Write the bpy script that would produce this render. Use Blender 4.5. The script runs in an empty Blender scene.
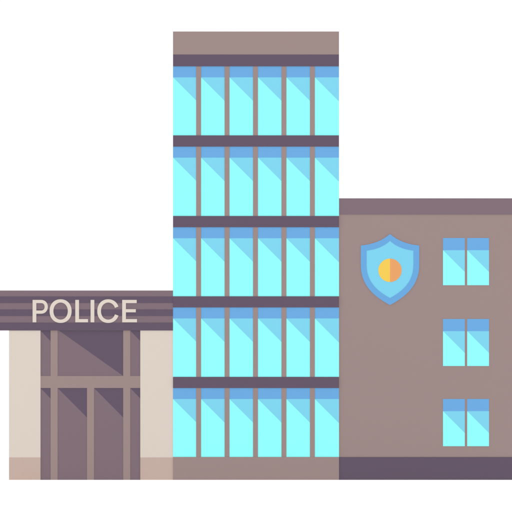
import bpy, math, bmesh
from mathutils import Vector
S=0.035
def X(px): return (px-256)*S
def Z(py): return (480-py)*S
scene=bpy.context.scene
def lin(c):
    c=c/255
    return c/12.92 if c<=0.04045 else ((c+0.055)/1.055)**2.4
EXPO=1/2.0    # painted colours are lit by sky (1.0) plus an added front fill (1.0)
def mat(name,rgb,k=EXPO,var=0.008,rough=0.8):
    m=bpy.data.materials.new(name); m.use_nodes=True
    nt=m.node_tree; b=nt.nodes['Principled BSDF']
    c=[min(1,lin(v)*k) for v in rgb]
    b.inputs['Roughness'].default_value=rough
    b.inputs['Specular IOR Level'].default_value=0.0
    n=nt.nodes.new('ShaderNodeTexNoise'); n.inputs['Scale'].default_value=1.3; n.inputs['Detail'].default_value=6
    tc=nt.nodes.new('ShaderNodeTexCoord')
    nt.links.new(tc.outputs['Object'],n.inputs['Vector'])
    r=nt.nodes.new('ShaderNodeMix'); r.data_type='RGBA'
    r.inputs[6].default_value=[max(0,v*(1-var)) for v in c]+[1]
    r.inputs[7].default_value=[min(1,v*(1+var)) for v in c]+[1]
    nt.links.new(n.outputs['Fac'],r.inputs[0]); nt.links.new(r.outputs[2],b.inputs['Base Color'])
    return m
TAUPE=mat('taupe_render',(160,140,137))
MAUVE=mat('mauve_render',(132,113,122))
DARK=mat('dark_plum_render',(104,90,106))
CREAM=mat('cream_stone',(223,210,199))
TAN=mat('tan_stone',(200,177,166))
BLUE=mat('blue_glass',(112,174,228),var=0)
SKYB=mat('light_blue_reflection',(132,216,242),var=0)  # diagonal reflection on the windows, put into the pane colour
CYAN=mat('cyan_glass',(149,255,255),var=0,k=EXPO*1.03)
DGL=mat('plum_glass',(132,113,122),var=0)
DGD=mat('dark_plum_reflection',(104,90,106),var=0)  # painted diagonal reflection, the darker triangle on the entrance panes
YEL=mat('yellow_enamel',(247,208,92),var=0)
ORA=mat('orange_enamel',(236,168,108),var=0)
EBL=mat('blue_enamel',(110,172,226),var=0)
ESK=mat('light_blue_enamel',(130,214,242),var=0)
LET=mat('cream_lettering',(226,214,203),var=0)
WHITE=mat('white_ground',(255,255,255),var=0,k=1)

WORLD={}
def empty(name,o):
    e=bpy.data.objects.new(name,None); e.empty_display_size=.5
    scene.collection.objects.link(e); e.location=o; WORLD[e.name]=Vector(o); return e
def place(ob,o,parent):
    WORLD[ob.name]=Vector(o)
    if parent: ob.parent=parent; ob.location=Vector(o)-WORLD[parent.name]
    else: ob.location=o
def mkobj(name,verts,faces,mats,fm,origin,parent=None):
    o=Vector(origin)
    me=bpy.data.meshes.new(name)
    me.from_pydata([tuple(Vector(v)-o) for v in verts],[],faces)
    for m in mats: me.materials.append(m)
    for p,i in zip(me.polygons,fm): p.material_index=i
    me.update()
    bm=bmesh.new(); bm.from_mesh(me); bmesh.ops.remove_doubles(bm,verts=bm.verts,dist=1e-5)
    bmesh.ops.recalc_face_normals(bm,faces=bm.faces); bm.to_mesh(me); bm.free()
    ob=bpy.data.objects.new(name,me); scene.collection.objects.link(ob)
    place(ob,o,parent); return ob
class B:
    def __init__(s): s.v=[];s.f=[];s.m=[];s.mats=[]
    def mi(s,m):
        if m not in s.mats: s.mats.append(m)
        return s.mats.index(m)
    def prism(s,pts,y0,y1,m):
        n=len(pts); b=len(s.v); k=s.mi(m)
        s.v+=[(X(a),y0,Z(c)) for a,c in pts]+[(X(a),y1,Z(c)) for a,c in pts]
        s.f.append(tuple(b+i for i in range(n))); s.f.append(tuple(b+n+i for i in reversed(range(n)))); s.m+=[k,k]
        for i in range(n):
            j=(i+1)%n; s.f.append((b+i,b+n+i,b+n+j,b+j)); s.m.append(k)
    def box(s,x0,x1,t,bt,y0,y1,m): s.prism([(x0,t),(x1,t),(x1,bt),(x0,bt)],y0,y1,m)
    def ring(s,outer,inner,y0,y1,m):
        n=len(outer); b=len(s.v); k=s.mi(m)
        for L,y in((outer,y0),(inner,y0),(outer,y1),(inner,y1)): s.v+=[(X(a),y,Z(c)) for a,c in L]
        for i in range(n):
            j=(i+1)%n
            for q in((i,j,n+j,n+i),(2*n+i,3*n+i,3*n+j,2*n+j),(i,2*n+i,2*n+j,j),(n+i,n+j,3*n+j,3*n+i)):
                s.f.append(tuple(b+t for t in q)); s.m.append(k)
    def strip(s,L,R,y0,y1,m):
        n=len(L); b=len(s.v); k=s.mi(m)
        for P,y in((L,y0),(R,y0),(L,y1),(R,y1)): s.v+=[(X(a),y,Z(c)) for a,c in P]
        for i in range(n-1):
            for q in((i,i+1,n+i+1,n+i),(2*n+i,3*n+i,3*n+i+1,2*n+i+1),(i,2*n+i,2*n+i+1,i+1),(n+i,n+i+1,3*n+i+1,3*n+i)):
                s.f.append(tuple(b+t for t in q)); s.m.append(k)
        for i in(0,n-1):
            s.f.append((b+i,b+n+i,b+3*n+i,b+2*n+i)); s.m.append(k)
    def pane(s,x0,x1,t,bt,y0,y1,parts):
        for pts,m in parts:
            b=len(s.v); s.v+=[(X(a),y0,Z(c)) for a,c in pts]; s.f.append(tuple(range(b,b+len(pts)))); s.m.append(s.mi(m))
        b=len(s.v); k=s.mi(parts[-1][1])
        q=[(x0,t),(x1,t),(x1,bt),(x0,bt)]
        s.v+=[(X(a),y0,Z(c)) for a,c in q]+[(X(a),y1,Z(c)) for a,c in q]
        for i in range(4):
            j=(i+1)%4; s.f.append((b+i,b+4+i,b+4+j,b+j)); s.m.append(k)
        s.f.append((b+4,b+7,b+6,b+5)); s.m.append(k)
    def make(s,name,origin,parent=None): return mkobj(name,s.v,s.f,s.mats,s.m,origin,parent)
def O(px,py,y): return (X(px),y,Z(py))

# ---------- ground
def wb(b,x0,x1,y0,y1,z0,z1,m):
    k=b.mi(m); n=len(b.v)
    b.v+=[(x0,y0,z0),(x1,y0,z0),(x1,y1,z0),(x0,y1,z0),(x0,y0,z1),(x1,y0,z1),(x1,y1,z1),(x0,y1,z1)]
    for f in((0,3,2,1),(4,5,6,7),(0,1,5,4),(1,2,6,5),(2,3,7,6),(3,0,4,7)): b.f.append(tuple(n+i for i in f)); b.m.append(k)
g=B(); wb(g,-120,120,-9,120,-4,0,WHITE)
go=g.make('ground',(0,0,0)); go["kind"]="structure"; go["label"]="plain white ground under the police station"

# ---------- police station
st=empty('police_station',(0,0,0))
st["label"]="flat-fronted taupe police station with glazed tower and striped canopy"
st["category"]="building"
RE=513.0
# tower
e=0.12
b=B()
b.box(173+e,339-e,55,457,0.0,5.6,TAUPE)
b.box(173,339,457,480,-0.05,5.7,TAUPE)
tower=b.make('tower',O(256,480,0),st)
tower["label"]="tall tower with five rows of cyan windows"
b=B(); b.box(173,339,31.5,54.5,-0.05,5.7,TAUPE)
b.make('parapet',O(256,54.5,0),tower)
for t,bt in((54.5,66.3),(135.4,146.6),(216,227.2),(296.3,307.4),(376.9,388.0)):
    b=B(); b.box(173,339,t,bt,-0.06,5.72,DARK); b.make('floor_band',O(256,bt,0),tower)
for i in range(5):
    c=198.6+i*28.45
    b=B(); b.box(c-2.4,c+2.4,66.4,456.9,-0.04,0.0,TAUPE); b.make('mullion',O(c,457,0),tower)
xs=[173.0]+[198.6+i*28.45+2.45 for i in range(5)]
xe=[198.6+i*28.45-2.45 for i in range(5)]+[339.0]
rows=[(66.3,135.4),(146.6,216),(227.2,296.3),(307.4,376.9),(388.0,457)]
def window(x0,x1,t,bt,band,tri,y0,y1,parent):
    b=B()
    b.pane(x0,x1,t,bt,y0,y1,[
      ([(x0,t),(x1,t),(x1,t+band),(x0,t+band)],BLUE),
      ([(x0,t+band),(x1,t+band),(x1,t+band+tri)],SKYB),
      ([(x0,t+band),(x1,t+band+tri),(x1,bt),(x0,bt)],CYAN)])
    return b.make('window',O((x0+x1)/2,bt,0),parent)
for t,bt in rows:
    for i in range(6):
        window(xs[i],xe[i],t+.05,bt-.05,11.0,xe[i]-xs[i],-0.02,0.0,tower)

# side wing
b=B()
b.box(339,RE,214.5,457,0.03,6.2,TAUPE)
b.box(339,RE,457,480,0.0,6.3,DARK)
wing=b.make('side_wing',O(426,480,0.03),st)
wing["label"]="lower taupe wing with a dark plinth and three window pairs"
b=B(); b.box(339,RE,198.3,214.5,0.0,6.3,MAUVE); b.make('cornice',O(426,214.5,0.03),wing)
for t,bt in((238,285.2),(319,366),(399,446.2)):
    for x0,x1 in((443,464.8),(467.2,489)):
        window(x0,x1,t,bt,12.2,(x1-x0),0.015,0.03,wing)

# entrance block
b=B()
b.box(9,173,329,480,0.06,5.0,MAUVE)
ent=b.make('entrance_block',O(90,480,0.06),st)
ent["label"]="low entrance block with cream piers and striped canopy"
for x0,x1 in((9,40.5),(140.3,173)):
    b=B(); b.box(x0,x1,330.5,457.5,0.0,0.06,CREAM); b.box(x0,x1,457.5,480,-0.01,0.06,TAN)
    b.make('pier',O((x0+x1)/2,480,0),ent)
b=B(); b.box(-1,173,290.5,330.5,-0.03,5.1,MAUVE)
ca=b.make('canopy',O(86,330.5,0),ent)
for t,bt in((296.4,303.0),(309.4,316.0),(322.6,330.5)):
    b=B(); b.box(-1,173,t,bt,-0.04,-0.03,DARK); b.make('canopy_band',O(86,bt,-0.03),ent)
b=B(); F0,F1=0.02,0.06
for x0,x1 in((50.6,57.6),(123.2,130.2)): b.box(x0,x1,330.5,480,F0,F1,TAUPE)
for x0,x1 in((40.5,50.6),(57.6,123.2),(130.2,140.3)): b.box(x0,x1,376,388,F0,F1,TAUPE)
b.box(87,94,388,480,F0,F1,TAUPE)
b.make('door_frame',O(90,480,0.04),ent)
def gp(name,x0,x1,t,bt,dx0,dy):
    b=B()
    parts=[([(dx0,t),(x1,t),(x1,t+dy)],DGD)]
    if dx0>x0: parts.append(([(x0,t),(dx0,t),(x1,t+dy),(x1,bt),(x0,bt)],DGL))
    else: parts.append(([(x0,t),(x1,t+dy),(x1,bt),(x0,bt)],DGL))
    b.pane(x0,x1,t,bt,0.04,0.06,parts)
    return b.make(name,O((x0+x1)/2,bt,0.05),ent)
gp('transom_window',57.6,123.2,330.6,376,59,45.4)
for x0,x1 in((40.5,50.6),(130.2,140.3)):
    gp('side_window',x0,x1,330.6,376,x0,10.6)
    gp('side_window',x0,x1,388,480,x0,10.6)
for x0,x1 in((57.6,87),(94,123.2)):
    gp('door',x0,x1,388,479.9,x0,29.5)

# ---------- lettering
sg=empty('police_sign',O(84.5,323,-0.04))
sg["label"]="cream raised letters reading POLICE on the striped canopy"; sg["category"]="sign"
Y0,Y1=-0.06,-0.04
T,Bt=299.9,322.3
def letter(b,cx): b.make('letter',O(cx,Bt,-0.04),sg)
def offs(path,w):
    L=[];R=[]
    for i,p in enumerate(path):
        a=path[max(0,i-1)]; c=path[min(len(path)-1,i+1)]
        d=Vector((c[0]-a[0],c[1]-a[1])).normalized(); n=Vector((-d.y,d.x))*w/2
        L.append((p[0]+n.x,p[1]+n.y)); R.append((p[0]-n.x,p[1]-n.y))
    return L,R
def arc(cx,cy,rx,ry,a0,a1,n=40,p=1.0):
    out=[]
    for i in range(n+1):
        t=math.radians(a0+(a1-a0)*i/n); c=math.cos(t); s=math.sin(t)
        out.append((cx+rx*math.copysign(abs(c)**p,c),cy-ry*math.copysign(abs(s)**p,s)))
    return out
W=3.7; cy=(T+Bt)/2
# P
b=B(); b.box(32.6,32.6+W,T,Bt,Y0,Y1,LET)
ptop=T+1.6; pb=T+12.2; pr=(pb-ptop)/2; pm=(ptop+pb)/2
path=[(32.6+W,ptop),(37.5,ptop),(40.6,ptop)]+arc(41,pm,5.2,pr,85,-85,30,0.92)+[(40.6,pb),(37.5,pb),(32.6+W,pb)]
L,R=offs(path,3.2); b.strip(L,R,Y0,Y1,LET); letter(b,40)
# O
b=B()
b.ring(arc(60.6,cy,11.0,11.8,0,354,59,0.93),arc(60.6,cy,7.2,8.5,0,354,59,0.95),Y0,Y1,LET); letter(b,60.6)
# L
b=B(); b.prism([(75.3,T),(75.3+W,T),(75.3+W,Bt-3.2),(88,Bt-3.2),(88,Bt),(75.3,Bt)],Y0,Y1,LET); letter(b,81.5)
# I
b=B(); b.box(90.6,90.6+W,T,Bt,Y0,Y1,LET); letter(b,92.4)
# C  (outer arc heavier at the sides than at the ends)
b=B()
Oo=arc(108.2,cy,10.9,11.8,21,339,60,0.93)
Oi=arc(108.2,cy,7.2,8.5,21,339,60,0.95)
b.strip(Oo,Oi,Y0,Y1,LET); letter(b,108.2)
# E
b=B(); x=122.2; r=137
m0=cy-1.9; m1=cy+1.2
b.prism([(x,T),(r-.3,T),(r-.3,T+3.2),(x+W,T+3.2),(x+W,m0),(r-1.2,m0),(r-1.2,m1),(x+W,m1),(x+W,Bt-3.2),(r,Bt-3.2),(r,Bt),(x,Bt)],Y0,Y1,LET); letter(b,130)

# ---------- shield
sh=empty('police_shield',O(390,305,0.03))
sh["label"]="blue shield emblem with yellow and orange disc on taupe wall"; sh["category"]="emblem"
def bez(p0,p1,p2,p3,n=14):
    return [tuple((1-t)**3*p0[k]+3*(1-t)**2*t*p1[k]+3*(1-t)*t*t*p2[k]+t**3*p3[k] for k in(0,1)) for t in [i/n for i in range(n)]]
def shield(cx,top,hw,sy,my,bot):
    r=bez((0,top),(hw*.28,top+(sy-top)*.62),(hw*.62,sy-1),(hw,sy))+bez((hw,sy),(hw,sy+4),(hw,my-6),(hw,my))+bez((hw,my),(hw,my+(bot-my)*.52),(hw*.52,bot-(bot-my)*.2),(0,bot))
    r.append((0,bot))
    l=[(-a,c) for a,c in r[1:-1]][::-1]
    return [(cx+a,c) for a,c in r+l]
outer=shield(390,234,29.2,245.5,265,305)
inner=shield(390,240.8,23.4,250.6,265,298)
b=B(); b.ring(outer,inner,0.0,0.03,EBL); b.make('shield_rim',O(390,305,0.02),sh)
b=B(); b.prism(inner,0.01,0.03,ESK); b.make('shield_face',O(390,298,0.02),sh)
b=B()
b.prism(arc(390,270.3,11.7,11.7,90,270,32),0.0,0.01,YEL)
b.prism(arc(390,270.3,11.7,11.7,-90,90,32),0.0,0.01,ORA)
b.make('shield_disc',O(390,282,0.01),sh)

# ---------- light: even white sky plus an added frontal fill lamp to lessen contact shade
w=bpy.data.worlds.new("World"); scene.world=w; w.use_nodes=True
bg=w.node_tree.nodes['Background']; bg.inputs[0].default_value=(1,1,1,1); bg.inputs[1].default_value=1.03
sd=bpy.data.lights.new('front_fill','SUN'); sd.energy=math.pi*1.0; sd.angle=math.radians(0.5)
front_fill=bpy.data.objects.new('front_fill',sd); scene.collection.objects.link(front_fill)
front_fill.location=(0,-30,20); front_fill.rotation_euler=(math.radians(89),0,0)
scene.view_settings.view_transform='Standard'
# ---------- camera
cd=bpy.data.cameras.new('camera'); cd.type='ORTHO'; cd.ortho_scale=512*S; cd.clip_end=500
cam=bpy.data.objects.new('camera',cd); scene.collection.objects.link(cam)
cam.location=(0,-40,Z(256)); cam.rotation_euler=(math.radians(90),0,0); scene.camera=cam
